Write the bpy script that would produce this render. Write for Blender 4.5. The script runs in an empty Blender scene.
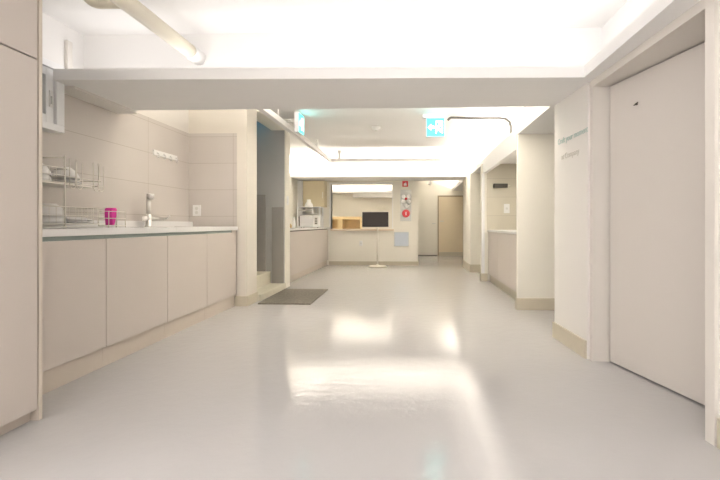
import bpy, bmesh, math, random
from mathutils import Vector, Matrix
random.seed(7)
PI = math.pi
scn = bpy.context.scene
C = scn.collection

# ------------------------------------------------------------------ camera
cam_d = bpy.data.cameras.new('camera')
cam_d.sensor_fit = 'HORIZONTAL'
cam_d.sensor_width = 36.0
cam_d.lens = 420.0 / 720.0 * 36.0
cam_d.shift_x = -(399.0 - 360.0) / 720.0
cam_d.shift_y = -(240.0 - 224.0) / 720.0
cam_d.clip_start = 0.05
cam = bpy.data.objects.new('camera', cam_d)
cam.location = (0, 0, 1.0)
cam.rotation_euler = (PI / 2, 0, math.atan(14 / 420.0))
C.objects.link(cam)
scn.camera = cam

# ------------------------------------------------------------------ world, exposure
scn.view_settings.view_transform = 'Standard'
scn.view_settings.look = 'None'
scn.view_settings.gamma = 1.0
scn.view_settings.use_curve_mapping = False
scn.view_settings.exposure = 0.70
w = bpy.data.worlds.new('world')
scn.world = w
w.use_nodes = True
w.node_tree.nodes['Background'].inputs[0].default_value = (1.0, 0.93, 0.85, 1)
w.node_tree.nodes['Background'].inputs[1].default_value = 0.05

# ------------------------------------------------------------------ cove lights (LED strips lying on the cove ledges, facing up) and added fill lights
WARM = (1.0, 0.935, 0.83)
WHITE = (1.0, 0.97, 0.965)


# added fill light at a made-up window, left wall behind the camera
d = bpy.data.lights.new('side_fill_light', 'AREA')
d.shape = 'RECTANGLE'; d.size = 1.9; d.size_y = 1.1; d.color = (1.0, 0.97, 0.98); d.energy = 40
o = bpy.data.objects.new('side_fill_light', d); o.location = (-2.735, -0.6, 1.35); o.rotation_euler = (PI / 2, 0, -PI / 2)
C.objects.link(o)
TILT = math.radians(55)


def cove(name, loc, length, toward, watts_per_m, col, tilt=TILT):
    """an LED strip on a ledge, tilted up and out into the room"""
    d = bpy.data.lights.new(name, 'AREA')
    d.shape = 'RECTANGLE'
    d.size = length
    d.size_y = 0.03
    d.color = col
    d.energy = watts_per_m * length
    o = bpy.data.objects.new(name, d)
    o.location = loc
    v = Vector((toward[0] * math.sin(tilt), toward[1] * math.sin(tilt), math.cos(tilt)))
    o.rotation_euler = v.to_track_quat('-Z', 'Y').to_euler()
    C.objects.link(o)
    return o


K = 0.24
# added fill light behind the camera, set at a made-up glazed entrance
d = bpy.data.lights.new('rear_fill_light', 'AREA')
d.shape = 'RECTANGLE'; d.size = 3.4; d.size_y = 1.9; d.color = (1.0, 0.97, 0.98); d.energy = 20
o = bpy.data.objects.new('rear_fill_light', d); o.location = (-0.45, -2.1, 1.0); o.rotation_euler = (PI / 2, 0, 0)
C.objects.link(o)
cove('cove_light_front_beam', (-0.70, 3.13, 2.117), 3.7, (0, -1), 4.5 * K, WHITE, math.radians(25))
cove('cove_light_right_near', (1.30, 0.62, 2.117), 4.7, (-1, 0), 4 * K, WHITE)
cove('added_cove_fill_rear', (-0.70, -1.62, 2.117), 3.7, (0, 1), 102 * K, WHITE, math.radians(-10))  # unseen strip added behind the camera to brighten the near room
cove('cove_light_behind_beam', (-0.40, 3.72, 2.117), 3.0, (0, 1), 92 * K, WARM, math.radians(68))
cove('cove_light_right_far', (1.30, 6.6, 2.124), 5.3, (-1, 0), 23 * K, WARM, math.radians(64))
cove('cove_light_far_beam', (-0.75, 9.44, 2.124), 3.8, (0, -1), 60 * K, WARM)
cove('cove_light_corridor', (1.30, 11.8, 2.124), 3.0, (-1, 0), 32 * K, WARM)
cove('cove_light_back_room', (-1.6, 13.80, 2.115), 3.2, (0, -1), 38 * K, WARM)
cove('cove_light_back_room_front', (-1.6, 10.68, 2.125), 3.2, (0, 1), 48 * K, WARM)


# ------------------------------------------------------------------ materials
def mat(name, col, rough=0.5, metal=0.0, noise=0.0, nscale=6.0, bump=0.0, bscale=40.0, coat=0.0, spec=0.5, emit=None, estr=0.0):
    m = bpy.data.materials.new(name)
    m.use_nodes = True
    nt = m.node_tree
    b = nt.nodes['Principled BSDF']
    b.inputs['Roughness'].default_value = rough
    b.inputs['Metallic'].default_value = metal
    b.inputs['Coat Weight'].default_value = coat
    b.inputs['Coat Roughness'].default_value = 0.05
    b.inputs['Specular IOR Level'].default_value = spec
    tc = nt.nodes.new('ShaderNodeTexCoord')
    if noise > 0:
        n = nt.nodes.new('ShaderNodeTexNoise')
        n.inputs['Scale'].default_value = nscale
        n.inputs['Detail'].default_value = 4
        nt.links.new(tc.outputs['Object'], n.inputs['Vector'])
        r = nt.nodes.new('ShaderNodeMix')
        r.data_type = 'RGBA'
        r.inputs[6].default_value = tuple(c * (1 - noise) for c in col) + (1,)
        r.inputs[7].default_value = tuple(min(1, c * (1 + noise)) for c in col) + (1,)
        nt.links.new(n.outputs['Fac'], r.inputs[0])
        nt.links.new(r.outputs[2], b.inputs['Base Color'])
    else:
        b.inputs['Base Color'].default_value = tuple(col) + (1,)
    if bump > 0:
        n2 = nt.nodes.new('ShaderNodeTexNoise')
        n2.inputs['Scale'].default_value = bscale
        n2.inputs['Detail'].default_value = 3
        nt.links.new(tc.outputs['Object'], n2.inputs['Vector'])
        bp = nt.nodes.new('ShaderNodeBump')
        bp.inputs['Strength'].default_value = bump
        bp.inputs['Distance'].default_value = 0.01
        nt.links.new(n2.outputs['Fac'], bp.inputs['Height'])
        nt.links.new(bp.outputs['Normal'], b.inputs['Normal'])
    if emit:
        b.inputs['Emission Color'].default_value = tuple(emit) + (1,)
        b.inputs['Emission Strength'].default_value = estr
    return m


def tile_mat(name, col, grout, w_, h_, axis, off):
    """large wall tiles with a thin grout line; axis: wall direction ('x' or 'y')"""
    m = mat(name, col, 0.38)
    nt = m.node_tree
    b = nt.nodes['Principled BSDF']
    tc = nt.nodes.new('ShaderNodeTexCoord')
    sp = nt.nodes.new('ShaderNodeSeparateXYZ')
    cb = nt.nodes.new('ShaderNodeCombineXYZ')
    nt.links.new(tc.outputs['Object'], sp.inputs[0])
    ad = nt.nodes.new('ShaderNodeMath'); ad.operation = 'ADD'; ad.inputs[1].default_value = off[0]
    az = nt.nodes.new('ShaderNodeMath'); az.operation = 'ADD'; az.inputs[1].default_value = off[1]
    nt.links.new(sp.outputs['X' if axis == 'x' else 'Y'], ad.inputs[0])
    nt.links.new(sp.outputs['Z'], az.inputs[0])
    nt.links.new(ad.outputs[0], cb.inputs[0])
    nt.links.new(az.outputs[0], cb.inputs[1])
    br = nt.nodes.new('ShaderNodeTexBrick')
    br.offset = 0.0
    br.inputs['Scale'].default_value = 1.0
    br.inputs['Brick Width'].default_value = w_
    br.inputs['Row Height'].default_value = h_
    br.inputs['Mortar Size'].default_value = 0.0028
    br.inputs['Mortar Smooth'].default_value = 0.2
    br.inputs['Color1'].default_value = tuple(col) + (1,)
    br.inputs['Color2'].default_value = tuple(c * 0.975 for c in col) + (1,)
    br.inputs['Mortar'].default_value = tuple(grout) + (1,)
    nt.links.new(cb.outputs[0], br.inputs['Vector'])
    n = nt.nodes.new('ShaderNodeTexNoise'); n.inputs['Scale'].default_value = 3.0; n.inputs['Detail'].default_value = 6
    nt.links.new(tc.outputs['Object'], n.inputs['Vector'])
    mr = nt.nodes.new('ShaderNodeMapRange'); mr.inputs[3].default_value = 0.95; mr.inputs[4].default_value = 1.04
    nt.links.new(n.outputs['Fac'], mr.inputs[0])
    mx = nt.nodes.new('ShaderNodeMix'); mx.data_type = 'RGBA'; mx.blend_type = 'MULTIPLY'; mx.inputs[0].default_value = 1
    nt.links.new(br.outputs['Color'], mx.inputs[6])
    nt.links.new(mr.outputs[0], mx.inputs[7])
    nt.links.new(mx.outputs[2], b.inputs['Base Color'])
    return m


def floor_mat():
    m = bpy.data.materials.new('grey epoxy floor')
    m.use_nodes = True
    nt = m.node_tree
    b = nt.nodes['Principled BSDF']
    b.inputs['Roughness'].default_value = 0.045
    b.inputs['Specular IOR Level'].default_value = 0.32
    tc = nt.nodes.new('ShaderNodeTexCoord')
    n = nt.nodes.new('ShaderNodeTexNoise'); n.inputs['Scale'].default_value = 0.8; n.inputs['Detail'].default_value = 5
    nt.links.new(tc.outputs['Object'], n.inputs['Vector'])
    cr = nt.nodes.new('ShaderNodeMix'); cr.data_type = 'RGBA'
    cr.inputs[6].default_value = (0.515, 0.50, 0.495, 1)
    cr.inputs[7].default_value = (0.55, 0.535, 0.528, 1)
    nt.links.new(n.outputs['Fac'], cr.inputs[0])
    nt.links.new(cr.outputs[2], b.inputs['Base Color'])
    n2 = nt.nodes.new('ShaderNodeTexNoise'); n2.inputs['Scale'].default_value = 11.0; n2.inputs['Detail'].default_value = 4
    n2.inputs['Roughness'].default_value = 0.6
    nt.links.new(tc.outputs['Object'], n2.inputs['Vector'])
    bp = nt.nodes.new('ShaderNodeBump'); bp.inputs['Strength'].default_value = 0.10; bp.inputs['Distance'].default_value = 0.02
    nt.links.new(n2.outputs['Fac'], bp.inputs['Height'])
    nt.links.new(bp.outputs['Normal'], b.inputs['Normal'])
    return m


M = {}
M['floor'] = floor_mat()
M['ceiling'] = mat('white ceiling paint', (0.90, 0.885, 0.865), 0.7, noise=0.015, nscale=3, bump=0.03, bscale=60)
M['wall'] = mat('off white wall paint', (0.80, 0.765, 0.715), 0.6, noise=0.012, nscale=3, bump=0.03, bscale=80)
M['wall_column'] = mat('greige column paint', (0.74, 0.69, 0.615), 0.6, noise=0.012, nscale=3, bump=0.03, bscale=80)
M['wall_far'] = mat('cream wall paint', (0.88, 0.84, 0.745), 0.6, noise=0.012, nscale=3, bump=0.03, bscale=80)
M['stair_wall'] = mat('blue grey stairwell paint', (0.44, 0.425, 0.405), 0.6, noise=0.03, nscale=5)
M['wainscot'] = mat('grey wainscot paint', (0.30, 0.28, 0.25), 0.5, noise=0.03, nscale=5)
M['step'] = mat('worn cream stair paint', (0.70, 0.65, 0.53), 0.5, noise=0.08, nscale=9)
M['base'] = mat('beige stone baseboard', (0.57, 0.51, 0.40), 0.45, noise=0.05, nscale=14)
M['tile'] = tile_mat('beige kitchen tile', (0.605, 0.555, 0.515), (0.44, 0.385, 0.33), 1.3, 0.325, 'y', (10.02, 10 - 1.46 + 0.325 * 6 - 0.21))
M['tile_x'] = tile_mat('beige return wall tile', (0.605, 0.555, 0.515), (0.44, 0.385, 0.33), 0.8, 0.325, 'x', (11.0, 10 - 1.46 + 0.325 * 6 - 0.21))
M['tile_r'] = tile_mat('cream recess tile', (0.66, 0.61, 0.50), (0.48, 0.43, 0.35), 0.8, 0.325, 'x', (11.0, 10 - 1.46 + 0.325 * 6 - 0.26))
M['cab'] = mat('greige cabinet laminate', (0.605, 0.543, 0.492), 0.42, noise=0.008, nscale=4)
M['cab_edge'] = mat('pale cabinet edging', (0.68, 0.60, 0.51), 0.45)
M['toe'] = mat('beige toe kick board', (0.60, 0.53, 0.455), 0.5, noise=0.03)
M['gap'] = mat('painted gap shade and dark parts', (0.10, 0.085, 0.07), 0.7)  # near-black; shade in gaps painted in, also used on small dark parts
M['channel'] = mat('satin grip channel', (0.30, 0.36, 0.345), 0.3, 0.5)
M['top'] = mat('white stone worktop', (0.80, 0.785, 0.77), 0.28, noise=0.01, nscale=30)
M['door'] = mat('pale door laminate', (0.665, 0.615, 0.565), 0.42, noise=0.008)
M['frame'] = mat('pale door frame paint', (0.72, 0.675, 0.615), 0.4)
M['white'] = mat('white plastic', (0.84, 0.83, 0.81), 0.35)
M['pvc'] = mat('white window frame', (0.90, 0.90, 0.90), 0.3)
M['glass'] = mat('dark green window glass', (0.12, 0.17, 0.14), 0.05, spec=0.8)
M['pipe'] = mat('ivory pipe lagging', (0.78, 0.72, 0.58), 0.45, noise=0.03, nscale=8)
M['chrome'] = mat('brushed steel', (0.74, 0.72, 0.69), 0.33, 0.9)
M['wire'] = mat('white coated wire', (0.80, 0.76, 0.68), 0.35)
M['dish'] = mat('white glazed ceramic', (0.92, 0.90, 0.87), 0.3, coat=0.3)
M['pink'] = mat('magenta sponge', (0.95, 0.07, 0.46), 0.8, noise=0.15, nscale=60, bump=0.5, bscale=120)
M['mat'] = None
M['sign_body'] = mat('pale sign housing', (0.78, 0.78, 0.80), 0.4)
M['sign'] = mat('lit turquoise sign face', (0.03, 0.2, 0.19), 0.4, emit=(0.03, 0.60, 0.56), estr=3.4)
M['sign_white'] = mat('lit white pictogram', (0.8, 0.9, 0.9), 0.4, emit=(0.75, 1.0, 1.0), estr=3.0)
M['cable'] = mat('grey flexible conduit', (0.10, 0.095, 0.09), 0.6, noise=0.2, nscale=80)
M['rail'] = mat('white track metal', (0.86, 0.84, 0.81), 0.4)
M['screen'] = mat('black screen glass', (0.04, 0.034, 0.031), 0.4, spec=0.3)
M['cream'] = mat('cream plastic', (0.82, 0.78, 0.68), 0.4)
M['grey'] = mat('light grey metal', (0.70, 0.69, 0.65), 0.4, 0.1)
M['red'] = mat('red plastic', (0.75, 0.05, 0.06), 0.35)
M['blue_panel'] = mat('pale blue enamel panel', (0.58, 0.63, 0.70), 0.35)
M['wood'] = mat('pale birch wood', (0.90, 0.68, 0.37), 0.5, noise=0.08, nscale=12)
M['sill'] = mat('bleached wood ledge', (0.78, 0.66, 0.52), 0.45, noise=0.06, nscale=20)
M['tan'] = mat('tan door laminate', (0.80, 0.68, 0.49), 0.45, noise=0.03)
M['tan_frame'] = mat('brown door frame', (0.42, 0.33, 0.22), 0.45)
M['olive'] = mat('beige cupboard door', (0.70, 0.61, 0.42), 0.5, noise=0.02)
M['black'] = mat('dark brown plastic', (0.06, 0.05, 0.035), 0.4)
M['micro_glass'] = mat('pale microwave door', (0.70, 0.69, 0.69), 0.2)
M['teal_ink'] = mat('pale teal lettering', (0.45, 0.57, 0.52), 0.5)
M['grey_ink'] = mat('grey beige lettering', (0.56, 0.52, 0.46), 0.5)
M['brass'] = mat('amber plastic', (0.50, 0.33, 0.12), 0.4)


def mat_floor_mat():
    m = mat('grey brown woven mat', (0.24, 0.21, 0.165), 0.95)
    nt = m.node_tree
    b = nt.nodes['Principled BSDF']
    tc = nt.nodes.new('ShaderNodeTexCoord')
    n = nt.nodes.new('ShaderNodeTexNoise'); n.inputs['Scale'].default_value = 45; n.inputs['Detail'].default_value = 6
    nt.links.new(tc.outputs['Object'], n.inputs['Vector'])
    r = nt.nodes.new('ShaderNodeMix'); r.data_type = 'RGBA'
    r.inputs[6].default_value = (0.09, 0.08, 0.065, 1); r.inputs[7].default_value = (0.27, 0.24, 0.195, 1)
    nt.links.new(n.outputs['Fac'], r.inputs[0]); nt.links.new(r.outputs[2], b.inputs['Base Color'])
    bp = nt.nodes.new('ShaderNodeBump'); bp.inputs['Strength'].default_value = 0.7; bp.inputs['Distance'].default_value = 0.01
    nt.links.new(n.outputs['Fac'], bp.inputs['Height']); nt.links.new(bp.outputs['Normal'], b.inputs['Normal'])
    return m


M['mat'] = mat_floor_mat()


# ------------------------------------------------------------------ geometry helpers (world coordinates)
class MB:
    def __init__(self):
        self.bm = bmesh.new()

    def box(self, x0, x1, y0, y1, z0, z1, bev=0.0, rot=None, seg=2):
        r = bmesh.ops.create_cube(self.bm, size=1.0)
        vs = r['verts']
        c = Vector(((x0 + x1) / 2, (y0 + y1) / 2, (z0 + z1) / 2))
        for v in vs:
            v.co = Vector((v.co.x * (x1 - x0), v.co.y * (y1 - y0), v.co.z * (z1 - z0)))
        if bev > 0:
            es = list({e for v in vs for e in v.link_edges})
            out = bmesh.ops.bevel(self.bm, geom=es, offset=bev, segments=seg, affect='EDGES', profile=0.6)
            vs = list({v for f in out['faces'] for v in f.verts} | {v for v in vs if v.is_valid})
        for v in vs:
            co = v.co
            if rot is not None:
                co = rot @ co
            v.co = co + c
        return self

    def prism(self, pts, z0, z1):
        lo = [self.bm.verts.new((p[0], p[1], z0)) for p in pts]
        hi = [self.bm.verts.new((p[0], p[1], z1)) for p in pts]
        n = len(pts)
        self.bm.faces.new(lo[::-1]); self.bm.faces.new(hi)
        for i in range(n):
            self.bm.faces.new((lo[i], lo[(i + 1) % n], hi[(i + 1) % n], hi[i]))
        return self

    def cyl(self, p0, p1, r0, r1=None, n=24, caps=True):
        p0, p1 = Vector(p0), Vector(p1)
        r1 = r0 if r1 is None else r1
        d = (p1 - p0)
        q = d.to_track_quat('Z', 'Y').to_matrix()
        a = [self.bm.verts.new(p0 + q @ Vector((r0 * math.cos(2 * PI * i / n), r0 * math.sin(2 * PI * i / n), 0))) for i in range(n)]
        b = [self.bm.verts.new(p1 + q @ Vector((r1 * math.cos(2 * PI * i / n), r1 * math.sin(2 * PI * i / n), 0))) for i in range(n)]
        for i in range(n):
            f = self.bm.faces.new((a[i], a[(i + 1) % n], b[(i + 1) % n], b[i])); f.smooth = True
        if caps:
            self.bm.faces.new(a[::-1]); self.bm.faces.new(b)
        return self

    def tube(self, pts, r, n=8, closed=False):
        pts = [Vector(p) for p in pts]
        rings = []
        m = len(pts)
        prev = None
        for i, p in enumerate(pts):
            if closed:
                t = pts[(i + 1) % m] - pts[i - 1]
            else:
                t = pts[min(i + 1, m - 1)] - pts[max(i - 1, 0)]
            t.normalize()
            if prev is None:
                u = t.orthogonal().normalized()
            else:
                u = (prev - t * prev.dot(t))
                u = u.normalized() if u.length > 1e-5 else t.orthogonal().normalized()
            prev = u
            v = t.cross(u)
            rings.append([self.bm.verts.new(p + u * (r * math.cos(2 * PI * k / n)) + v * (r * math.sin(2 * PI * k / n))) for k in range(n)])
        for i in range(m if closed else m - 1):
            a, b = rings[i], rings[(i + 1) % m]
            for k in range(n):
                f = self.bm.faces.new((a[k], a[(k + 1) % n], b[(k + 1) % n], b[k])); f.smooth = True
        if not closed:
            self.bm.faces.new(rings[0][::-1]); self.bm.faces.new(rings[-1])
        return self

    def lathe(self, c, prof, n=32, rot=None):
        c = Vector(c)
        rings = []
        for r, z in prof:
            ring = []
            for k in range(n):
                v = Vector((r * math.cos(2 * PI * k / n), r * math.sin(2 * PI * k / n), z))
                if rot is not None:
                    v = rot @ v
                ring.append(self.bm.verts.new(c + v))
            rings.append(ring)
        for i in range(len(rings) - 1):
            a, b = rings[i], rings[i + 1]
            for k in range(n):
                f = self.bm.faces.new((a[k], a[(k + 1) % n], b[(k + 1) % n], b[k])); f.smooth = True
        self.bm.faces.new(rings[0][::-1]); self.bm.faces.new(rings[-1])
        return self

    def poly(self, pts, n, t):
        """flat outline pts (3D, planar) extruded by t along n"""
        n = Vector(n) * t
        a = [self.bm.verts.new(Vector(p)) for p in pts]
        b = [self.bm.verts.new(Vector(p) + n) for p in pts]
        m = len(pts)
        self.bm.faces.new(a[::-1]); self.bm.faces.new(b)
        for i in range(m):
            self.bm.faces.new((a[i], a[(i + 1) % m], b[(i + 1) % m], b[i]))
        return self

    def build(self, name, material, parent=None):
        bmesh.ops.recalc_face_normals(self.bm, faces=self.bm.faces[:])
        if parent is not None:
            off = Vector(parent.location)
            p = parent.parent
            while p is not None:
                off += Vector(p.location); p = p.parent
        else:
            xs = [v.co.x for v in self.bm.verts]; ys = [v.co.y for v in self.bm.verts]; zs = [v.co.z for v in self.bm.verts]
            off = Vector(((min(xs) + max(xs)) / 2, (min(ys) + max(ys)) / 2, min(zs)))
        for v in self.bm.verts:
            v.co -= off
        me = bpy.data.meshes.new(name)
        self.bm.to_mesh(me); self.bm.free()
        me.materials.append(material)
        o = bpy.data.objects.new(name, me)
        C.objects.link(o)
        if parent is None:
            o.location = off
        else:
            o.parent = parent
        return o


def tag(o, label, cat, group=None):
    o['label'] = label; o['category'] = cat
    if group:
        o['group'] = group
    return o


def thing(name, label, cat, loc, group=None):
    o = bpy.data.objects.new(name, None)
    o.empty_display_size = 0.1
    o.location = loc
    C.objects.link(o)
    return tag(o, label, cat, group)


def struct(name, mb, m, parent=None):
    # structure keeps world coordinates so that tile patterns stay where they are
    bmesh.ops.recalc_face_normals(mb.bm, faces=mb.bm.faces[:])
    me = bpy.data.meshes.new(name)
    mb.bm.to_mesh(me); mb.bm.free()
    me.materials.append(m)
    o = bpy.data.objects.new(name, me)
    C.objects.link(o)
    if parent is None:
        o['kind'] = 'structure'
    else:
        o.parent = parent
    return o


def dup(root, loc, label=None, rotz=None):
    r = root.copy(); C.objects.link(r); r.location = loc
    if rotz is not None:
        r.rotation_euler = (0, 0, rotz)
    if label:
        r['label'] = label
    for ch in list(root.children):
        c = ch.copy(); C.objects.link(c); c.parent = r
        for g in list(ch.children):
            d = g.copy(); C.objects.link(d); d.parent = c
    return r


def RZ(a):
    return Matrix.Rotation(a, 3, 'Z')


# ================================================================== ROOM SHELL
HC = 2.52
struct('floor', MB().box(-4.1, 2.7, -2.0, 14.8, -0.1, 0.0), M['floor'])
struct('ceiling', MB().box(-4.1, 2.7, -2.0, 5.37, HC, HC + .1).box(-2.2, 2.7, 5.37, 6.47, HC, HC + .1).box(-4.1, 2.7, 6.47, 14.8, HC, HC + .1)
       .box(-4.1, -2.2, 5.3, 6.6, 3.5, 3.6), M['ceiling'])
struct('wall_back', MB().box(-2.86, -2.2, -2.0, -1.9, 0, HC).box(1.3, 2.7, -2.0, -1.9, 0, HC).box(-2.2, 1.3, -2.0, -1.9, 2.0, HC), M['wall'])
added_win2 = struct('added_window_2', MB().box(-2.2, -2.14, -1.98, -1.92, 0, 2.0).box(1.24, 1.3, -1.98, -1.92, 0, 2.0).box(-0.48, -0.42, -1.98, -1.92, 0, 2.0)
              .box(-2.14, -0.48, -1.98, -1.92, 1.94, 2.0).box(-0.42, 1.24, -1.98, -1.92, 1.94, 2.0), M['pvc'])  # glazed entrance added out of view to go with the rear fill
struct('wall_left', MB().box(-2.86, -2.76, -1.9, 5.08, 0, HC), M['wall'])
struct('wall_right', MB().box(2.6, 2.7, -1.9, 14.8, 0, HC), M['wall'])
struct('wall_left_upper', MB().box(-2.76, -2.655, -1.9, 3.30, 2.197, HC).box(-2.76, -2.655, 3.107, 3.30, 2.132, 2.197), M['ceiling'])
struct('wall_left_tile', MB().box(-2.76, -2.752, 2.08, 5.08, 0.9, 2.112), M['tile'])
# partition between kitchen and stairs; its end reads as a column
struct('wall_partition_left', MB().box(-4.1, -2.02, 5.08, 5.37, 0, HC).box(-4.1, -2.2, 5.3, 5.37, HC, 3.5)
       .box(-2.145, -2.02, 5.05, 5.08, 0, HC), M['wall_column'])
struct('wall_partition_left_tile', MB().box(-2.752, -2.145, 5.072, 5.08, 0.9, 2.112), M['tile_x'])
struct('baseboard_left', MB().box(-2.17, -2.005, 5.035, 5.385, 0, 0.122, .004), M['base'])
# stairwell
struct('wall_stairs', MB().box(-4.1, -1.98, 6.47, 6.70, 0, HC).box(-4.1, -2.2, 6.47, 6.6, HC, 3.5).box(-4.1, -4.0, 5.3, 6.6, 0, 3.5)
       .box(-2.22, -2.2, 5.37, 6.47, HC, 3.5), M['wall_far'])
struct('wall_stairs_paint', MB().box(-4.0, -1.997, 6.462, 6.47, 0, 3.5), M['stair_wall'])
struct('trim_stair_header', MB().box(-2.2, -1.98, 5.37, 6.47, 2.455, HC), M['wall_far'])
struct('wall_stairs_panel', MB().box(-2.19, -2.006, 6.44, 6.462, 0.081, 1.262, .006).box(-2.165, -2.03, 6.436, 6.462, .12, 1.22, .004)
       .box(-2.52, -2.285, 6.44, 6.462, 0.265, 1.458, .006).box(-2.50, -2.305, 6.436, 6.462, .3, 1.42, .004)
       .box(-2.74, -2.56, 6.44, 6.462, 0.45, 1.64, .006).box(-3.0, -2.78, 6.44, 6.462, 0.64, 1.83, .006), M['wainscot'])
struct('stair_slab', MB().box(-4.0, -1.97, 5.385, 6.462, 0, 0.081, .006).box(-4.0, -2.21, 5.372, 6.462, 0.081, 0.265, .006)
       .box(-4.0, -2.46, 5.372, 6.462, 0.265, 0.45, .006).box(-4.0, -2.71, 5.372, 6.462, 0.45, 0.635, .006), M['step'])
# far nook on the left
struct('wall_nook_left', MB().box(-2.86, -2.76, 6.70, 10.35, 0, HC), M['wall_far'])
# far partition with a pass-through opening
struct('wall_far', MB().box(-2.76, -2.0, 10.2, 10.35, 0, 2.06).box(-0.51, 0.123, 10.2, 10.35, 0, 2.06)
       .box(-2.0, -0.51, 10.2, 10.35, 0, 0.86).box(-2.0, -0.51, 10.2, 10.35, 1.975, 2.06), M['wall_far'])
struct('baseboard_far', MB().box(-2.05, 0.135, 10.185, 10.2, 0, 0.09, .003).box(.123, .135, 10.2, 10.36, 0, .09), M['base'])
# near beam with cove lip, far beam, right soffit
beam = MB()
pa = [beam.bm.verts.new((-2.62, y, z)) for y, z in ((2.975, 2.05), (3.80, 2.05), (3.80, 2.132), (3.77, 2.132), (3.77, 2.10), (3.005, 2.10), (3.005, 2.132), (2.975, 2.132))]
pb = [beam.bm.verts.new((1.226, y, z)) for y, z in ((3.05, 2.05), (3.80, 2.05), (3.80, 2.132), (3.77, 2.132), (3.77, 2.10), (3.08, 2.10), (3.08, 2.132), (3.05, 2.132))]
beam.bm.faces.new(pa[::-1]); beam.bm.faces.new(pb)
for i in range(8):
    beam.bm.faces.new((pa[i], pa[(i + 1) % 8], pb[(i + 1) % 8], pb[i]))

beam.box(-2.76, 2.6, 3.30, 3.55, 2.1001, HC).box(-2.76, -2.62, 3.11, 3.80, 2.05, 2.132)
struct('ceiling_beam', beam, M['ceiling'])
struct('trim_left_duct', MB().box(-2.76, -2.57, 3.11, 3.84, 2.03, 2.052, .004), M['wall'])
fb = MB()
fb.poly([(-2.76, y, z) for y, z in ((9.36, 2.05), (10.2, 2.05), (10.2, 2.10), (9.39, 2.10), (9.39, 2.14), (9.36, 2.14))], (1, 0, 0), 3.986).box(-2.76, 2.6, 9.68, 10.3, 2.1001, HC)
struct('ceiling_beam_far', fb, M['ceiling'])
sf = MB()
sf.box(1.226, 2.6, -1.9, 13.35, 2.05, 2.10).box(1.226, 1.256, -1.9, 3.08, 2.10, 2.132).box(1.226, 1.256, 3.77, 9.39, 2.10, 2.14)
sf.box(1.226, 1.256, 10.3, 13.35, 2.10, 2.14).box(1.46, 1.6, -1.9, 13.35, 2.1001, HC)
struct('ceiling_soffit_right', sf, M['ceiling'])
rb = MB()
rb.box(-2.76, 1.226, -1.9, -1.5, 2.05, 2.10).box(-2.76, 1.226, -1.53, -1.5, 2.10, 2.132)
struct('ceiling_soffit_rear', rb, M['ceiling'])
# right hand walls
struct('wall_right_lettered', MB().prism([(1.252, 3.761), (1.290, 3.175), (1.290, 3.15), (1.46, 3.15), (2.6, 3.15), (2.6, 3.761)], 0, 2.05), M['wall'])
struct('baseboard_right', MB().prism([(1.236, 3.770), (1.274, 3.163), (1.30, 3.163), (1.30, 3.2), (1.26, 3.77)], 0, 0.133).box(1.236, 2.6, 3.76, 3.772, 0, .133), M['base'])
struct('wall_right_pillar', MB().box(1.217, 2.6, 4.94, 4.985, 0, 2.05), M['wall_far'])
struct('baseboard_pillar', MB().box(1.203, 2.6, 4.925, 4.945, 0, 0.137, .003).box(1.203, 1.22, 4.945, 4.99, 0, 0.137, .003), M['base'])
struct('wall_recess', MB().box(1.95, 2.6, 4.985, 7.41, 0, 2.05).box(1.20, 2.6, 7.40, 7.50, 0, 2.05).box(1.95, 2.6, 7.5, 8.75, 0, 2.05), M['wall_far'])
struct('wall_recess_tile', MB().box(1.29, 1.95, 7.392, 7.40, 0.86, 2.05), M['tile_r'])
struct('trim_recess', MB().box(1.20, 1.25, 7.375, 7.40, 0, 1.885, .003).box(1.225, 1.29, 4.985, 7.40, 1.885, 2.05, .003), M['ceiling'])
struct('baseboard_recess', MB().box(1.185, 1.3, 7.36, 7.38, 0, 0.137, .003).box(1.185, 1.2, 7.37, 7.5, 0, .137), M['base'])
struct('wall_right_far_pillar', MB().box(1.187, 2.6, 8.75, 10.0, 0, 2.05), M['wall_far'])
struct('baseboard_far_pillar', MB().box(1.172, 2.0, 8.735, 8.755, 0, 0.16, .003).box(1.172, 1.19, 8.735, 10.01, 0, .16, .003), M['base'])
# corridor and the room behind the pass-through
struct('wall_corridor', MB().box(0.02, 0.123, 10.35, 13.35, 0, HC).box(0.02, 2.6, 13.35, 13.5, 0, HC).box(1.78, 1.9, 10.0, 13.35, 0, 2.05), M['wall_far'])
struct('wall_room_behind', MB().box(-3.6, 0.12, 14.3, 14.4, 0, HC).box(-3.6, -3.5, 10.35, 14.3, 0, HC).box(-3.5, -2.76, 10.25, 10.35, 0, HC)
       .box(0.02, 0.12, 13.35, 14.3, 0, HC), M['wall_far'])
struct('ceiling_beam_room_behind', MB().box(-3.5, 0.02, 13.7, 14.3, 2.03, 2.08).box(-3.5, .02, 13.7, 13.73, 2.08, 2.12)
       .box(-2.0, 0.02, 13.9, 14.3, 1.89, 2.03), M['ceiling'])
struct('trim_ledge_room_behind', MB().box(-3.5, 0.02, 10.35, 10.75, 2.05, 2.09).box(-3.5, .02, 10.72, 10.75, 2.09, 2.13), M['ceiling'])
struct('trim_pass_through', MB().box(-2.04, -2.0, 10.185, 10.36, 0.88, 2.01, .003).box(-0.51, -0.485, 10.185, 10.36, .88, 2.01, .003)
       .box(-2.0, -0.51, 10.185, 10.36, 1.972, 2.01, .003), M['ceiling'])
struct('windowsill', MB().box(-2.0, -0.46, 10.12, 10.40, 0.835, 0.88, .006), M['sill'])

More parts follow.
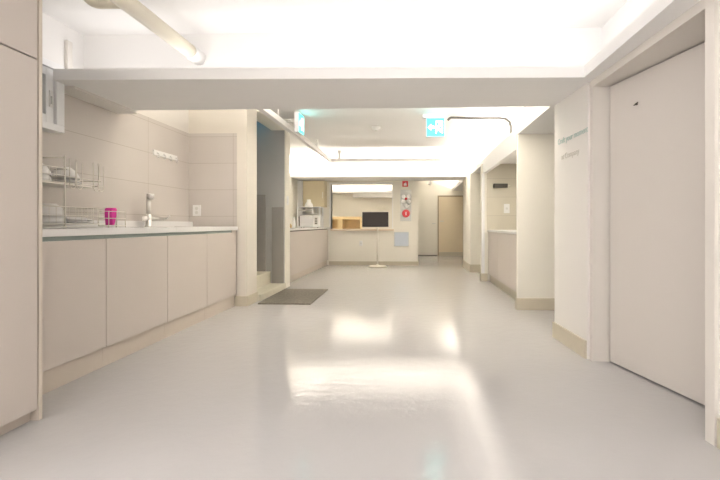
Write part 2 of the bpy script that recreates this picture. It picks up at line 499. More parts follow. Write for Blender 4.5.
# ---- window on the left
win = struct('window_1', MB().box(-2.76, -2.645, 2.2, 3.105, 1.69, 1.74, .004).box(-2.76, -2.645, 2.2, 3.105, 2.145, 2.195, .004)
             .box(-2.76, -2.645, 3.035, 3.105, 1.74, 2.145, .004).box(-2.76, -2.645, 2.2, 2.25, 1.74, 2.145, .004), M['pvc'])
sash = struct('sash', MB().box(-2.74, -2.665, 2.965, 3.03, 1.742, 2.143, .004).box(-2.74, -2.665, 2.25, 2.965, 1.742, 1.80, .004)
              .box(-2.74, -2.665, 2.25, 2.965, 2.085, 2.143, .004).box(-2.74, -2.665, 2.252, 2.34, 1.80, 2.085, .004), M['pvc'], win)
struct('pane', MB().box(-2.715, -2.70, 2.34, 2.965, 1.80, 2.085), M['glass'], win)
struct('latch', MB().box(-2.664, -2.655, 2.985, 3.015, 1.86, 1.98, .003).box(-2.655, -2.643, 2.993, 3.007, 1.88, 1.94, .003), M['white'], win)

added_win3 = struct('added_window_3', MB().box(-2.76, -2.74, -1.62, -1.55, 0.73, 1.97).box(-2.76, -2.74, 0.35, 0.42, 0.73, 1.97)
              .box(-2.76, -2.74, -1.55, 0.35, 0.73, 0.80).box(-2.76, -2.74, -1.55, 0.35, 1.90, 1.97), M['pvc'])  # unseen window added to go with the side fill light
struct('pane', MB().box(-2.759, -2.75, -1.55, 0.35, 0.80, 1.90), M['glass'], added_win3)

# ---- big door on the right, standing a little ajar in its frame
fr = MB()
a = math.atan2(0.046, 1.11)
fr.prism([(1.306, 3.10), (1.306, 3.16), (1.46, 3.16), (1.46, 3.10)], 0, 2.05)
fr.prism([(1.351, 1.990), (1.355, 1.935), (1.52, 1.935), (1.52, 1.990)], 0, 2.05)
fr.prism([(1.306, 3.10), (1.80, 3.10), (1.80, 1.99), (1.351, 1.99)], 1.998, 2.05)
struct('trim_door_frame', fr, M['frame'])
dd = Vector((0.173, -0.757, 0)).normalized()
dn = Vector((0.757, 0.173, 0)).normalized()
h0 = Vector((1.420, 3.076, 0))
p = [h0, h0 + dd * 1.06, h0 + dd * 1.06 + dn * .04, h0 + dn * .04]
door = struct('door_1', MB().prism([(q.x, q.y) for q in p], 0.012, 1.99), M['door'])
hk = h0 + dd * 0.262 - dn * .002
hook = MB()
hook.cyl((hk.x, hk.y, 1.79), (hk.x - dn.x * .012, hk.y - dn.y * .012, 1.79), .006, n=12)
hook.tube([(hk.x - dn.x * .012 - dd.x * .014, hk.y - dn.y * .012 - dd.y * .014, 1.785), (hk.x - dn.x * .014, hk.y - dn.y * .014, 1.788), (hk.x - dn.x * .012 + dd.x * .02, hk.y - dn.y * .012 + dd.y * .02, 1.796)], .0035)
o = struct('hook', hook, M['gap'], door); o['label'] = 'small dark hook'
struct('wall_right_near', MB().prism([(1.372, 1.935), (1.42, -1.9), (2.6, -1.9), (2.6, 1.935)], 0, 2.05), M['wall'])
struct('baseboard_right_near', MB().prism([(1.358, 1.925), (1.406, -1.9), (1.42, -1.9), (1.375, 1.925)], 0, 0.133), M['base'])

# ---- doors at the end of the corridor
d2 = struct('door_2', MB().box(0.16, 0.772, 13.315, 13.35, 0.02, 2.0, .003), M['wall_far'])
struct('gap', MB().box(0.16, 0.772, 13.33, 13.35, 0.0, 0.02), M['gap'], d2)  # dark strip, shade of the slit under the door painted in
hb = MB().cyl((0.70, 13.315, 1.015), (0.70, 13.265, 1.015), .012, n=12).box(0.60, 0.71, 13.255, 13.275, 1.003, 1.027, .004)
struct('handle', hb, M['grey'], d2)
d3 = struct('door_3', MB().box(0.815, 1.575, 13.325, 13.35, 0.11, 1.86, .003), M['tan'])
struct('frame', MB().box(0.78, 0.815, 13.30, 13.35, 0, 1.90, .003).box(1.575, 1.615, 13.30, 13.35, 0, 1.90, .003).box(0.815, 1.575, 13.30, 13.35, 1.86, 1.90, .003), M['tan_frame'], d3)
struct('threshold', MB().box(0.815, 1.575, 13.29, 13.35, 0.0, 0.11, .004), M['base'], d3)
hb = MB().cyl((0.86, 13.325, 1.09), (0.86, 13.275, 1.09), .012, n=12).box(0.85, 0.97, 13.262, 13.282, 1.078, 1.102, .004)
struct('handle', hb, M['grey'], d3)

# ================================================================== LEFT KITCHEN
# tall cabinet beside the camera
t = thing('tall_cabinet', 'tall greige cabinet reaching out of view at the near end of the sink counter', 'cabinet', (-2.3, 1.6, 0))
MB().box(-2.74, -1.925, 1.06, 2.072, 0.06, 2.19).build('carcass', M['gap'], t)  # dark body paints the shade into the gaps around the doors
MB().box(-2.74, -1.90, 2.073, 2.093, 0.0, 2.19, .002).build('side_panel', M['cab_edge'], t)
MB().box(-1.925, -1.900, 1.09, 2.064, 0.062, 1.829, .0025).build('door', M['cab'], t)
MB().box(-1.925, -1.900, 1.09, 2.064, 1.837, 2.188, .0025).build('door', M['cab'], t)
MB().box(-2.6, -1.945, 1.06, 2.072, 0.0, 0.06).build('plinth', M['toe'], t)

edges = [2.127, 2.862, 3.598, 4.299, 4.909]
lab = ['greige base cabinet nearest the tall cabinet, beneath the dish rack', 'greige base cabinet second along from the tall cabinet under the sink counter',
       'greige base cabinet third along from the tall cabinet, beneath the tap', 'narrow greige base cabinet ending against the column by the stairs']
for i in range(4):
    y0, y1 = edges[i], edges[i + 1]
    t = thing('base_cabinet', lab[i], 'cabinet', (-2.42, (y0 + y1) / 2, 0), 'base cabinets under the sink counter')
    e1 = y1 + (0.12 if i == 3 else 0)
    MB().box(-2.74, -2.165, y0 + .001, e1 - .001, 0.14, 0.79 if i in (2, 3) else 0.905).build('carcass', M['gap'], t)  # dark body, so door seams carry painted-in shade
    MB().box(-2.165, -2.140, y0 + .003, y1 - .003, 0.143, 0.897, .002).build('door', M['cab'], t)
    if i == 3:
        MB().box(-2.165, -2.145, y1 + .002, e1, 0.141, 0.925, .001).build('filler_strip', M['cab'], t)
    MB().box(-2.165, -2.15, y0 + .001, y1 - .001, 0.897, 0.924).build('grip_channel', M['channel'], t)
    MB().box(-2.6, -2.168, y0 + .001, e1 - .001, 0.0, 0.139).build('plinth', M['toe'], t)

# worktop with a hole for the sink, and a raised back edge
t = thing('worktop', 'long white sink worktop running from the tall cabinet to the column', 'worktop', (-2.43, 3.6, 0.925))
wt = MB()
wt.box(-2.75, -2.13, 2.10, 3.72, 0.925, 0.97, .003).box(-2.75, -2.13, 4.42, 5.045, 0.925, 0.97, .003)
wt.box(-2.75, -2.56, 3.72, 4.42, 0.925, 0.97).box(-2.22, -2.13, 3.72, 4.42, 0.925, 0.97)
wt.build('slab', M['top'], t)
MB().box(-2.75, -2.70, 2.10, 5.07, 0.97, 1.03, .003).build('upstand', M['top'], t)
s = MB()
s.box(-2.56, -2.552, 3.72, 4.42, 0.80, 0.972).box(-2.228, -2.22, 3.72, 4.42, 0.80, 0.972).box(-2.552, -2.228, 3.72, 3.728, 0.80, 0.972)
s.box(-2.552, -2.228, 4.412, 4.42, 0.80, 0.972).box(-2.552, -2.228, 3.728, 4.412, 0.80, 0.808)
s.cyl((-2.39, 4.07, 0.808), (-2.39, 4.07, 0.812), .045)
tag(s.build('sink_basin', M['chrome']), 'steel sink basin sunk into the long white worktop below the tap', 'sink')

# tap
t = thing('kitchen_tap', 'brushed steel tap with upright spout behind the sink', 'tap', (-2.625, 4.085, 0.97))
MB().lathe((-2.625, 4.085, 0.97), [(.034, 0), (.034, .012), (.027, .018), (.027, .12), (.022, .13)]).build('base', M['chrome'], t)
MB().cyl((-2.625, 4.085, 1.09), (-2.625, 4.085, 1.25), .021).build('spout', M['chrome'], t)
MB().lathe((-2.61, 4.085, 1.245), [(.022, 0), (.032, .01), (.034, .05), (.028, .058)], rot=Matrix.Rotation(.12, 3, 'Y')).build('spray_head', M['chrome'], t)
MB().cyl((-2.625, 4.03, 1.055), (-2.60, 4.30, 1.05), .023, .017).lathe((-2.625, 4.03, 1.03), [(.02, 0), (.026, .02), (.02, .045)]).tube([(-2.60, 4.29, 1.05), (-2.58, 4.32, 1.06), (-2.55, 4.33, 1.09)], .007).build('lever', M['chrome'], t)

# rail of hooks
t = thing('hook_rail', 'white hook rail fixed to the tiles above the tap', 'hook rail', (-2.752, 4.57, 1.75))
MB().box(-2.752, -2.735, 4.35, 4.79, 1.735, 1.79, .004).build('rail', M['white'], t)
for y in (4.40, 4.52, 4.64, 4.75):
    MB().tube([(-2.738, y, 1.76), (-2.715, y, 1.755), (-2.708, y, 1.725), (-2.72, y, 1.71), (-2.73, y, 1.72)], .005).build('hook', M['white'], t)


def outlet(loc, axis, label, group='wall sockets', sockets=2, w_=0.10, h_=0.135):
    """axis: outward normal"""
    t = thing('wall_socket', label, 'socket', loc, group)
    L = Vector(loc)
    n = Vector(axis)
    u = Vector((abs(n.y), abs(n.x), 0))

    def bx(mb, du0, du1, z0, z1, d0, d1, bev):
        p0 = L + u * du0 + n * d0; p1 = L + u * du1 + n * d1
        mb.box(min(p0.x, p1.x), max(p0.x, p1.x), min(p0.y, p1.y), max(p0.y, p1.y), L.z + z0, L.z + z1, bev)
        return mb
    bx(MB(), -w_ / 2, w_ / 2, -h_ / 2, h_ / 2, 0, .012, .004).build('plate', M['white'], t)
    for k in range(sockets):
        zc = (k - (sockets - 1) / 2) * 0.05
        c = L + n * .012 + Vector((0, 0, zc))
        MB().cyl(c - n * .002, c + n * .002, .02).build('socket_face', M['grey'], t)
    return t


outlet((-2.65, 5.072, 1.165), (0, -1, 0), 'white double socket on the return tiles above the worktop end')
outlet((-1.267, 10.2, 0.53), (0, -1, 0), 'small white socket on the low wall under the pass-through ledge', w_=.075, h_=.12, sockets=1)
outlet((1.635, 7.392, 1.27), (0, -1, 0), 'white socket plate on the tiles of the right-hand recess', w_=.1, h_=.16, sockets=1)
t = thing('light_switch', 'white light switch on the jamb of the stair opening', 'switch', (-1.98, 6.56, 1.37))
MB().box(-1.98, -1.97, 6.52, 6.60, 1.30, 1.44, .003).build('plate', M['white'], t)
MB().box(-1.972, -1.963, 6.535, 6.585, 1.33, 1.41, .003).build('rocker', M['white'], t)

# ---------------------------------------------------------------- dish rack
t = thing('dish_rack', 'two-tier white wire dish rack on the near end of the worktop', 'dish rack', (-2.54, 2.75, 0.97))
RX0, RX1 = -2.67, -2.41
fr = MB()
for x in (RX0, RX1):
    for y in (2.30, 2.83):
        fr.tube([(x, y, 0.975), (x, y, 1.475)], .0055)
        fr.lathe((x, y, 0.97), [(.011, 0), (.011, .015), (.006, .02)], n=12)
    fr.tube([(x, 2.30, 1.00), (x, 2.83, 1.00)], .004)
for y in (2.30, 2.83):
    fr.tube([(RX0, y, 1.46), (RX1, y, 1.46)], .004)
fr.build('frame', M['wire'], t)


def basket(y0, y1, zb, zt, step, ribs=True):
    mb = MB()
    for z in (zb, zt):
        mb.tube([(RX0, y0, z), (RX1, y0, z), (RX1, y1, z), (RX0, y1, z)], .0035, closed=True)
    mb.tube([(RX0, y0, (zb + zt) / 2), (RX1, y0, (zb + zt) / 2), (RX1, y1, (zb + zt) / 2), (RX0, y1, (zb + zt) / 2)], .002, closed=True)
    y = y0 + step
    while y < y1 - .005:
        mb.tube([(RX0, y, zt), (RX0, y, zb), (RX1, y, zb), (RX1, y, zt)], .0018, n=6)
        y += step
    for k in range(1, 5):
        x = RX0 + (RX1 - RX0) * k / 5
        mb.tube([(x, y0, zt), (x, y0, zb), (x, y1, zb), (x, y1, zt)], .0018, n=6)
    return mb


basket(2.32, 2.86, 1.285, 1.385, 0.055).build('basket', M['wire'], t)
basket(2.32, 3.20, 1.00, 1.12, 0.055).build('basket', M['wire'], t)
MB().box(RX0 - .01, RX1 + .01, 2.32, 3.18, 0.972, 0.982, .003).build('drip_tray', M['grey'], t)
MB().box(RX0, RX1, 2.33, 3.08, 1.272, 1.282, .003).build('drip_tray', M['wire'], t)
ch = MB()
for y in (2.87, 2.93, 3.09, 3.14):
    ch.tube([(RX1, y, 1.46), (RX1 + .002, y, 1.27), (RX1 + .005, y + .012, 1.25), (RX1 + .008, y + .03, 1.25), (RX1 + .01, y + .042, 1.27), (RX1 + .01, y + .042, 1.44)], .003, n=6)
ch.tube([(RX0, 2.86, 1.33), (RX1, 2.86, 1.33), (RX1, 3.18, 1.33), (RX0, 3.18, 1.33)], .003, closed=True)
ch.tube([(RX0, 2.86, 1.29), (RX1, 2.86, 1.29), (RX1, 3.18, 1.29), (RX0, 3.18, 1.29)], .003, closed=True)
ch.build('cup_holder', M['wire'], t)

BOWL = [(.030, 0), (.034, .004), (.055, .022), (.070, .05), (.075, .068), (.072, .068), (.066, .05), (.050, .024), (.028, .008)]
PLATE = [(.055, 0), (.06, .003), (.085, .010), (.105, .018), (.104, .021), (.082, .014), (.055, .007)]


def dish(kind, loc, tilt, label, group='white dishes in the rack', sc=1.0):
    prof = [(r * sc, z * sc) for r, z in (BOWL if kind == 'bowl' else PLATE)]
    mb = MB().lathe(loc, prof, 40, rot=Matrix.Rotation(tilt[0], 3, 'X') @ Matrix.Rotation(tilt[1], 3, 'Y'))
    return tag(mb.build(kind, M['dish']), label, kind, group)


dish('bowl', (-2.53, 2.72, 1.378), (PI, 0), 'white upside-down bowl lower in the stack on the upper tier', sc=1.28)
dish('bowl', (-2.53, 2.72, 1.416), (PI, 0), 'white upside-down bowl topmost in the stack on the upper tier', sc=1.28)
dish('plate', (-2.53, 2.975, 1.307), (PI, 0), 'white plate lying under another at the far end of the upper tier', sc=0.95)
dish('bowl', (-2.53, 2.97, 1.412), (PI, 0), 'white bowl turned upside down on the plates of the upper tier', sc=1.22)
dish('plate', (-2.53, 2.975, 1.322), (PI, 0), 'white plate lying on another at the far end of the upper tier', sc=0.95)
dish('bowl', (-2.53, 2.52, 1.353), (PI, 0), 'white bowl beside the tall cabinet on the upper tier', sc=.95)
dish('bowl', (-2.53, 2.60, 1.094), (PI, 0), 'white bowl nearest the tall cabinet in the lower tier', sc=1.3)
dish('bowl', (-2.53, 2.84, 1.096), (PI, 0), 'white bowl turned upside down in the lower tier under another', sc=1.3)
dish('bowl', (-2.53, 2.84, 1.142), (PI, 0), 'white upside-down bowl topmost in the lower tier', sc=1.3)
dish('plate', (-2.53, 3.065, 1.033), (PI - .05, 0), 'white plate lying in the lower tier below the cup hooks', sc=1.1)
dish('plate', (-2.53, 3.065, 1.050), (PI - .05, 0), 'white plate propped on another plate in the lower tier', sc=1.1)

# wire caddy with a magenta sponge
cd = MB()
for z in (0.985, 1.045, 1.10):
    cd.tube([(-2.46, 3.21, z), (-2.38, 3.21, z), (-2.38, 3.40, z), (-2.46, 3.40, z)], .003, closed=True)
for x, y in ((-2.46, 3.21), (-2.38, 3.21), (-2.38, 3.40), (-2.46, 3.40), (-2.38, 3.30), (-2.46, 3.30)):
    cd.tube([(x, y, .972), (x, y, 1.10)], .003)
for k in range(1, 6):
    cd.tube([(-2.46, 3.21 + .19 * k / 6, .987), (-2.38, 3.21 + .19 * k / 6, .987)], .002)
tag(cd.build('wire_caddy', M['wire']), 'small white wire caddy holding a pink sponge beside the dish rack', 'caddy')
sp = MB().poly([(-2.452, y, z) for y, z in ((3.262, 1.115), (3.275, 1.128), (3.308, 1.130), (3.320, 1.118), (3.314, 1.06), (3.292, .992), (3.272, .992), (3.262, 1.06))], (1, 0, 0), .058)
tag(sp.build('sponge', M['pink']), 'magenta scrubbing sponge standing in the wire caddy by the dish rack', 'sponge')

# ================================================================== CEILING OBJECTS OF THE NEAR ROOM
t = thing('ceiling_pipe', 'ivory pipe under the near ceiling running into the beam', 'pipe', (-1.71, 2.4, 2.33))
MB().cyl((-1.71, 1.0, 2.325), (-1.71, 3.31, 2.325), .052).build('main_run', M['pipe'], t)
arc = [(-1.74, 2.56, 2.375), (-1.95, 2.56, 2.375)]
for k in range(1, 9):
    q = k / 8 * PI / 2
    arc.append((-1.95 - .12 * math.sin(q), 2.56, 2.375 + .14 * (1 - math.cos(q))))
MB().tube(arc, .030, n=16).build('branch', M['pipe'], t)
MB().cyl((-1.71, 3.16, 2.325), (-1.71, 3.30, 2.325), .058).build('lit_end', M['white'], t)  # white sleeve, cove glare on the pipe end put into the colour
t2 = MB().box(-2.654, -2.625, 3.11, 3.155, 2.135, 2.40, .003).build('cable_duct', M['wall'])
tag(t2, 'short upright cable duct on the upper wall above the window', 'duct')

# ================================================================== CEILING OBJECTS OF THE FAR ROOM

t = thing('track_rail', 'long white suspended ceiling track running from the beam past the stair opening', 'track', (-1.72, 6.3, 2.29))
MB().box(-1.755, -1.685, 3.90, 8.66, 2.29, 2.36, .004).build('rail', M['rail'], t)
for y in (4.3, 5.3, 6.4, 7.5):
    MB().cyl((-1.72, y, 2.355), (-1.72, y, HC), .008, n=10).cyl((-1.72, y, HC - .02), (-1.72, y, HC), .02, n=12).build('hanger', M['rail'], t)
t = thing('track_rail', 'white suspended ceiling track running crosswise in front of the far beam', 'track', (-0.35, 8.70, 2.29))
MB().box(-1.755, 1.02, 8.665, 8.735, 2.29, 2.36, .004).build('rail', M['rail'], t)
for x, r in ((-1.53, .035), (-1.30, .008), (0.60, .008), (0.75, .035)):
    MB().cyl((x, 8.70, 2.355), (x, 8.70, HC - .02), r, n=16).cyl((x, 8.70, HC - .02), (x, 8.70, HC), r + .012, n=16).build('hanger', M['rail'], t)
t = thing('smoke_detector', 'round white smoke detector in the middle of the far ceiling', 'smoke detector', (-0.58, 6.57, HC))
MB().lathe((-0.58, 6.57, HC - .05), [(.03, 0), (.045, .008), (.05, .025), (.07, .03), (.075, .05)]).build('body', M['white'], t)
MB().lathe((-0.58, 6.57, HC - .062), [(.015, 0), (.022, .006), (.022, .014)], n=16).build('sensor_cap', M['grey'], t)


def exit_sign(name_label, c, right, normal, plate=True):
    """c: top centre of the sign face box; right: unit vector along the face; normal: outward"""
    c = Vector(c); r = Vector(right); n = Vector(normal)
    t = thing('exit_sign', name_label, 'exit sign', (c.x, c.y, c.z - .26), 'lit exit signs')
    rot = Matrix((r, n, Vector((0, 0, 1)))).transposed()

    def bx(mb, u0, u1, d0, d1, z0, z1, bev=.003):
        mid = c + r * ((u0 + u1) / 2) + n * ((d0 + d1) / 2)
        mb.box(-(u1 - u0) / 2 + mid.x, (u1 - u0) / 2 + mid.x, -(d1 - d0) / 2 + mid.y, (d1 - d0) / 2 + mid.y, c.z + z0, c.z + z1, bev, rot=rot)
        return mb
    bx(MB(), -.128, .128, -.03, .03, -.262, 0.0).build('housing', M['sign_body'], t)
    f = bx(MB(), -.12, .12, .030, .034, -.254, -.008, 0).build('sign_face', M['sign'], t)
    # pictogram: arrow and a running figure in a doorway
    def P(u, v): return c + r * u + n * .034 + Vector((0, 0, v - .131))
    def ol(pts): return [P(*q) for q in pts]
    pic = MB()
    pic.poly(ol([(-.105, 0), (-.06, .045), (-.06, .02), (-.02, .02), (-.02, -.02), (-.06, -.02), (-.06, -.045)]), n, .002)
    pic.build('arrow', M['sign_white'], f)
    dr = MB()
    dr.poly(ol([(0, -.085), (0, .085), (.10, .085), (.10, -.085), (.085, -.085), (.085, .07), (.015, .07), (.015, -.085)]), n, .002)
    dr.build('doorway', M['sign_white'], f)
    fg = MB()
    hd = P(.055, .045)
    fg.cyl(hd, hd + n * .002, .012, n=16)
    fg.poly(ol([(.035, .028), (.06, .030), (.078, .008), (.072, .003), (.058, .018), (.055, -.012), (.075, -.04), (.072, -.07), (.062, -.07), (.063, -.043), (.043, -.022), (.030, -.05), (.008, -.05), (.008, -.042), (.025, -.040), (.036, -.01), (.036, .015), (.022, .005), (.018, .012)]), n, .002)
    fg.build('running_figure', M['sign_white'], f)
    return t, bx


t, bx = exit_sign('lit turquoise exit sign hanging from its own plate in mid ceiling with its arrow showing', (0.313, 5.88, 2.475), (1, 0, 0), (0, -1, 0))
bx(MB(), -.18, .150, -.05, .05, 0.0, .045, .006).build('ceiling_plate', M['sign_body'], t)
t, bx = exit_sign('lit turquoise exit sign seen edge-on beside the long ceiling track', (-1.555, 5.69, 2.495), (0, 1, 0), (1, 0, 0))
br = MB()
for y in (5.62, 5.76):
    br.box(-1.87, -1.583, y - .01, y + .01, 2.40, 2.415).cyl((-1.66, y, 2.418), (-1.66, y, 2.39), .014, n=12)
br.box(-1.59, -1.54, 5.60, 5.78, 2.495, HC)
br.build('bracket', M['grey'], t)
cb = MB()
cp = [(0.484, 5.86, 2.445), (0.505, 5.86, 2.465), (0.53, 5.87, 2.482), (0.62, 5.88, 2.483), (0.8, 5.89, 2.477), (1.0, 5.9, 2.477), (1.2, 5.92, 2.482), (1.30, 5.94, 2.475), (1.36, 5.97, 2.44), (1.385, 6.0, 2.38), (1.39, 6.02, 2.30), (1.39, 6.05, 2.11)]
sm = []
for i in range(len(cp) - 1):
    for k in range(4):
        q = k / 4
        sm.append(Vector(cp[i]).lerp(Vector(cp[i + 1]), q))
sm.append(Vector(cp[-1]))
cb.tube(sm, .016, n=10)
tag(cb.build('conduit', M['cable']), 'grey flexible conduit looping from the hanging exit sign to the side cove', 'conduit')

# ================================================================== FAR NOOK ON THE LEFT
t = thing('base_cabinet', 'long greige base cabinet under the microwave counter', 'cabinet', (-2.4, 8.4, 0))
MB().box(-2.74, -2.09, 6.71, 10.18, 0.125, 0.885).build('carcass', M['cab'], t)
ys = [6.712 + (10.18 - 6.712) * k / 5 for k in range(6)]
for k in range(5):
    MB().box(-2.09, -2.068, ys[k] + .0007, ys[k + 1] - .0007, 0.125, 0.868, .0005).build('door', M['cab'], t)
MB().box(-2.092, -2.085, 6.71, 10.18, 0.868, 0.888).build('grip_channel', M['gap'], t)  # dark strip, shade of the gap below the worktop painted in
MB().box(-2.7, -2.10, 6.71, 10.18, 0, 0.125).build('plinth', M['toe'], t)
tag(MB().box(-2.755, -2.05, 6.705, 10.195, 0.889, 0.915, .002).build('worktop', M['top']), 'white worktop carrying the microwave in the far nook', 'worktop')

# microwave on the counter inside an open rack
t = thing('microwave_rack', 'white open metal rack standing over the microwave', 'rack', (-2.39, 9.72, 0.915))
for x in (-2.645, -2.14):
    for y in (9.56, 9.90):
        rk = MB().box(x - .014, x + .014, y - .014, y + .014, 0.915, 1.385, .002)
        rk.build('post', M['white'], t)
for y in (9.56, 9.90):
    rk = MB().box(-2.31, -2.29, y - .008, y + .008, 1.237, 1.385, .002)
    rk.build('divider', M['white'], t)
MB().box(-2.655, -2.13, 9.55, 9.91, 1.385, 1.40, .002).build('shelf', M['white'], t)
MB().box(-2.655, -2.13, 9.55, 9.91, 1.225, 1.237, .002).build('shelf', M['white'], t)
MB().box(-2.645, -2.30, 9.553, 9.563, 1.30, 1.325).build('rail', M['grey'], t)
t = thing('microwave_oven', 'white microwave oven on the far nook counter', 'microwave', (-2.39, 9.74, 0.915))
MB().box(-2.62, -2.155, 9.59, 9.89, 0.925, 1.205, .006).build('body', M['white'], t)
MB().box(-2.615, -2.30, 9.575, 9.592, 0.93, 1.20, .004).build('door', M['micro_glass'], t)
MB().box(-2.625, -2.60, 9.565, 9.58, 0.95, 1.18, .004).build('door_handle', M['gap'], t)
kp = MB().box(-2.265, -2.19, 9.584, 9.592, 0.98, 1.16, .002).build('control_panel', M['grey'], t)
for k in range(3):
    MB().box(-2.255, -2.20, 9.579, 9.585, 1.0 + k * .05, 1.035 + k * .05, .002).build('button', M['gap'], kp)
for x, y in ((-2.58, 9.63), (-2.2, 9.63), (-2.58, 9.85), (-2.2, 9.85)):
    MB().cyl((x, y, .915), (x, y, .927), .012, n=12).build('foot', M['black'], t)
bg = MB().lathe((-2.43, 9.73, 1.40), [(.085, 0), (.10, .02), (.09, .06), (.06, .10), (.045, .14), (.055, .165), (.02, .175)], n=20)
tag(bg.build('paper_bag', M['dish']), 'crumpled white bag standing on top of the microwave rack', 'bag')
for i, (nm, pos, h, r, m_, l, c_) in enumerate([
        ('bottle', (-2.66, 9.30, .915), .24, .04, 'dish', 'white bottle on the counter beside the microwave rack', 'bottle'),
        ('jar', (-2.68, 9.08, .915), .10, .035, 'brass', 'short amber jar on the counter before the white bottle', 'jar')]):
    t = thing(nm, l, c_, pos)
    MB().lathe(pos, [(r * .9, 0), (r, .01), (r, h * .62), (r * .5, h * .8), (r * .45, h * .9)], n=20).build('body', M[m_], t)
    MB().lathe((pos[0], pos[1], pos[2] + h * .9), [(r * .5, 0), (r * .5, h * .1)], n=16).build('cap', M['white'], t)
# hanging cupboard
t = thing('wall_cupboard', 'beige hanging cupboard in the corner above the microwave', 'cupboard', (-2.34, 10.05, 1.405))
MB().box(-2.62, -2.10, 9.92, 10.2, 1.405, 2.03).build('carcass', M['olive'], t)
dr_ = MB().box(-2.615, -2.105, 9.895, 9.92, 1.41, 2.02, .003).build('door', M['olive'], t)
MB().box(-2.15, -2.13, 9.875, 9.897, 1.61, 1.76, .004).build('handle', M['cream'], dr_)
tag(MB().box(-2.755, -2.63, 9.93, 10.195, 0.915, 2.03, .002).build('wall_box', M['ceiling']), 'narrow white boxed-in pipe chase in the nook corner', 'boxing')

# ================================================================== SCREEN ON A STAND
t = thing('screen_stand', 'black portable screen on a white round-footed stand before the low wall', 'monitor', (-0.825, 9.75, 0))
MB().lathe((-0.825, 9.75, 0), [(.205, 0), (.215, .008), (.215, .022), (.19, .03), (.05, .036), (.03, .05), (.024, .07)], n=40).build('base', M['cream'], t)
MB().cyl((-0.825, 9.75, .03), (-0.825, 9.75, 1.02), .020).build('pole', M['cream'], t)
MB().cyl((-0.825, 9.75, 1.0), (-0.825, 9.72, 1.10), .03).build('tilt_joint', M['cream'], t)
MB().box(-1.178, -0.560, 9.685, 9.715, 0.928, 1.282, .008).build('screen_case', M['cream'], t)
MB().box(-1.172, -0.566, 9.679, 9.687, 0.934, 1.276, .003).build('screen', M['screen'], t)

# ================================================================== FIRE ALARM ON THE FAR WALL
t = thing('fire_alarm', 'grey fire alarm plate with white strobe and red call button beside the pass-through', 'alarm', (-0.17, 10.2, 1.07))
MB().box(-0.305, -0.04, 10.182, 10.2, 1.07, 1.83, .006).build('plate', M['grey'], t)
st = MB()
for dx, dz in ((-.065, .06), (.065, .06), (-.065, -.06), (.065, -.06)):
    st.lathe((-0.17 + dx, 10.182, 1.60 + dz), [(.055, 0), (.05, .02), (.03, .035)], n=20, rot=Matrix.Rotation(PI / 2, 3, 'X'))
st.build('strobe_lamp', M['dish'], t)
MB().lathe((-0.17, 10.182, 1.61), [(.03, 0), (.03, .03), (.015, .045)], n=20, rot=Matrix.Rotation(PI / 2, 3, 'X')).build('indicator', M['red'], t)
MB().lathe((-0.17, 10.182, 1.44), [(.06, 0), (.055, .03), (.03, .045)], n=24, rot=Matrix.Rotation(PI / 2, 3, 'X')).build('sounder', M['white'], t)
bt = MB().lathe((-0.17, 10.182, 1.255), [(.095, 0), (.095, .012), (.085, .02)], n=32, rot=Matrix.Rotation(PI / 2, 3, 'X')).build('call_button', M['red'], t)
MB().box(-.182, -.158, 10.158, 10.163, 1.215, 1.29).build('button_mark', M['white'], bt)
t = thing('fire_sign', 'small square red fire sign above the alarm plate', 'sign', (-0.19, 10.2, 1.91))
pl = MB().box(-0.26, -0.12, 10.192, 10.2, 1.905, 2.045, .003).build('plate', M['red'], t)
fl = MB()
fl.poly([(-.225, 10.192, 1.93), (-.155, 10.192, 1.93), (-.155, 10.192, 1.97), (-.175, 10.192, 2.02), (-.19, 10.192, 1.985), (-.21, 10.192, 2.0), (-.225, 10.192, 1.965)], (0, -1, 0), .002)
fl.build('flame_symbol', M['white'], pl)
t = thing('access_panel', 'pale blue square access panel low on the far wall end', 'panel', (-0.28, 10.2, 0.455))
MB().box(-0.462, -0.10, 10.185, 10.2, 0.455, 0.81, .004).build('panel_frame', M['grey'], t)
MB().box(-0.45, -0.112, 10.180, 10.187, 0.467, 0.798, .003).build('panel_door', M['blue_panel'], t)

# ================================================================== ROOM BEHIND THE PASS-THROUGH
t = thing('cubby_shelf', 'pale wood cubby shelf seen through the pass-through', 'shelf', (-2.1, 12.3, 0))
cs = MB()
cs.box(-2.75, -1.50, 12.0, 12.4, 1.13, 1.21, .003).box(-2.75, -1.50, 12.38, 12.4, 0, 1.13)
for x0, x1 in ((-2.75, -2.70), (-2.15, -2.03), (-1.535, -1.50)):
    cs.box(x0, x1, 12.0, 12.38, 0.0, 1.13, .002)
cs.box(-2.70, -1.53, 12.0, 12.38, 0.0, 0.10)
cs.build('carcass', M['wood'], t)
MB().box(-2.69, -2.16, 12.01, 12.37, 0.55, 0.58).build('shelf_board', M['wood'], t)
MB().box(-2.02, -1.54, 12.01, 12.37, 0.55, 0.58).build('shelf_board', M['wood'], t)
spl = thing('spotlight', 'small grey spotlight under the ceiling of the room behind the pass-through', 'spotlight', (-1.45, 11.5, HC))
MB().cyl((-1.45, 11.5, HC - .30), (-1.45, 11.5, HC), .012).build('stem', M['rail'], spl)
MB().cyl((-1.45, 11.5, HC - .36), (-1.45, 11.5, HC - .27), .05).build('lamp_head', M['rail'], spl)

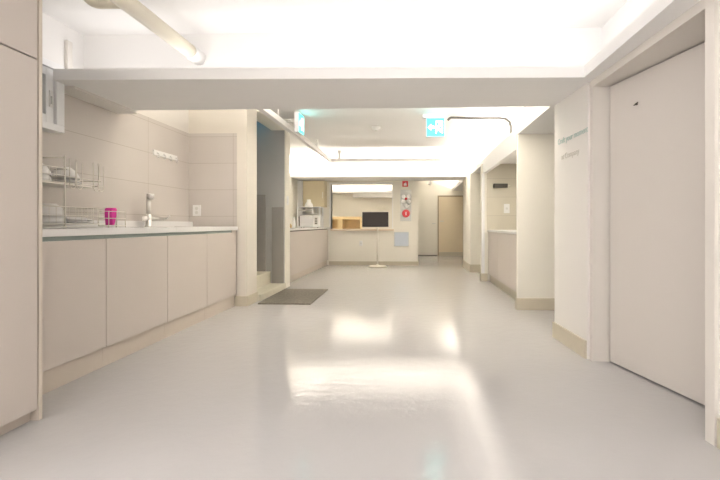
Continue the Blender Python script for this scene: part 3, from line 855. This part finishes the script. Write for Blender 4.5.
# ================================================================== RIGHT RECESS
t = thing('base_cabinet', 'greige base cabinet filling the recess on the right-hand side', 'cabinet', (1.6, 6.3, 0))
MB().box(1.335, 1.94, 4.995, 7.37, 0.13, 0.868).build('carcass', M['cab'], t)
for y0, y1 in ((4.995, 5.78), (5.783, 6.57), (6.573, 7.36)):
    MB().box(1.312, 1.335, y0, y1, 0.132, 0.862, .0008).build('door', M['cab'], t)
MB().box(1.345, 1.9, 4.995, 7.37, 0, 0.13).build('plinth', M['base'], t)
tag(MB().box(1.298, 1.948, 4.99, 7.39, 0.869, 0.90, .003).build('worktop', M['top']), 'white worktop over the cabinet in the right-hand recess', 'worktop')
t = thing('towel_dispenser', 'dark slim dispenser bar fixed to the recess tiles', 'dispenser', (1.52, 7.392, 1.63))
MB().box(1.40, 1.64, 7.32, 7.392, 1.63, 1.70, .006).build('bar', M['black'], t)
MB().cyl((1.64, 7.36, 1.668), (1.69, 7.36, 1.668), .012, n=12).build('end_knob', M['cream'], t)
ld = bpy.data.lights.new('recess_downlight_lamp', 'AREA'); ld.shape = 'DISK'; ld.size = 0.07; ld.color = WARM; ld.energy = 5
lo = bpy.data.objects.new('recess_downlight_lamp', ld); lo.location = (1.62, 6.0, 2.036); C.objects.link(lo)
t = thing('downlight', 'small round downlight in the ceiling of the right-hand recess', 'downlight', (1.62, 6.0, 2.05))
MB().lathe((1.62, 6.0, 2.038), [(.03, 0), (.045, .002), (.05, .012)], n=20).build('rim', M['grey'], t)

# ================================================================== MAT, LETTERING, SMALL SENSORS
mt = MB().prism([(-1.93, 5.165), (-1.27, 5.165), (-1.29, 6.33), (-1.95, 6.33)], 0.0, 0.014)
tag(mt.build('door_mat', M['mat']), 'grey brown woven door mat on the floor before the stair opening', 'mat')

wd = Vector((1.252 - 1.291, 3.761 - 3.163, 0)).normalized()   # along the lettered wall


def lettering(txt, start, size, m_, parent, name):
    cu = bpy.data.curves.new('lettering', 'FONT')
    cu.body = txt
    cu.size = size
    cu.extrude = 0.001
    tmp = bpy.data.objects.new('lettering', cu)
    C.objects.link(tmp)
    dg = bpy.context.evaluated_depsgraph_get()
    me = bpy.data.meshes.new_from_object(tmp.evaluated_get(dg))
    bpy.data.objects.remove(tmp)
    xs = [v.co.x for v in me.vertices]
    ln = max(xs)
    me.materials.clear(); me.materials.append(m_)
    o = bpy.data.objects.new(name, me)
    C.objects.link(o)
    ex = -wd                      # reading direction: towards the camera
    ez = Vector((0, 0, 1))
    nz = ex.cross(ez)
    R = Matrix((ex, ez, nz)).transposed()
    off = Vector(start) - Vector(parent.location)
    for v in me.vertices:
        v.co = R @ v.co + off
    o.parent = parent
    return ln


t = thing('wall_lettering', 'faint two-line teal and grey slogan on the wall beside the big door', 'lettering', (1.265, 3.4, 1.56))
nwl = Vector((-wd.y, wd.x, 0))
p0 = Vector((1.252, 3.761, 0)) - wd * 0.075 + nwl * .002
p1 = Vector((1.252, 3.761, 0)) - wd * 0.15 + nwl * .002
lettering('Craft your moment', (p0.x, p0.y, 1.683), 0.068, M['teal_ink'], t, 'slogan_line')
lettering('at Company', (p1.x, p1.y, 1.545), 0.066, M['grey_ink'], t, 'slogan_line')

t = thing('corridor_sensor', 'small pale sensor hanging high at the corridor mouth', 'sensor', (0.45, 10.9, 2.2))
MB().cyl((0.45, 10.9, 2.18), (0.45, 10.9, HC), .012, n=12).build('stem', M['rail'], t)
MB().cyl((0.42, 10.87, 2.02), (0.47, 10.92, 2.19), .035).build('sensor_head', M['rail'], t)

# stairwell emergency lamp (blue glow in the stairwell)
t = thing('stair_lamp', 'blue emergency lamp high in the stairwell', 'lamp', (-2.5, 6.43, 2.9))
MB().box(-2.62, -2.38, 6.41, 6.462, 2.9, 3.0, .005).build('lamp_body', M['sign_body'], t)
ld = bpy.data.lights.new('stair_lamp_light', 'POINT'); ld.color = (0.05, 0.65, 1.0); ld.energy = 1.6; ld.shadow_soft_size = 0.05
lo = bpy.data.objects.new('stair_lamp_light', ld); lo.location = (-2.5, 6.30, 2.88); C.objects.link(lo)
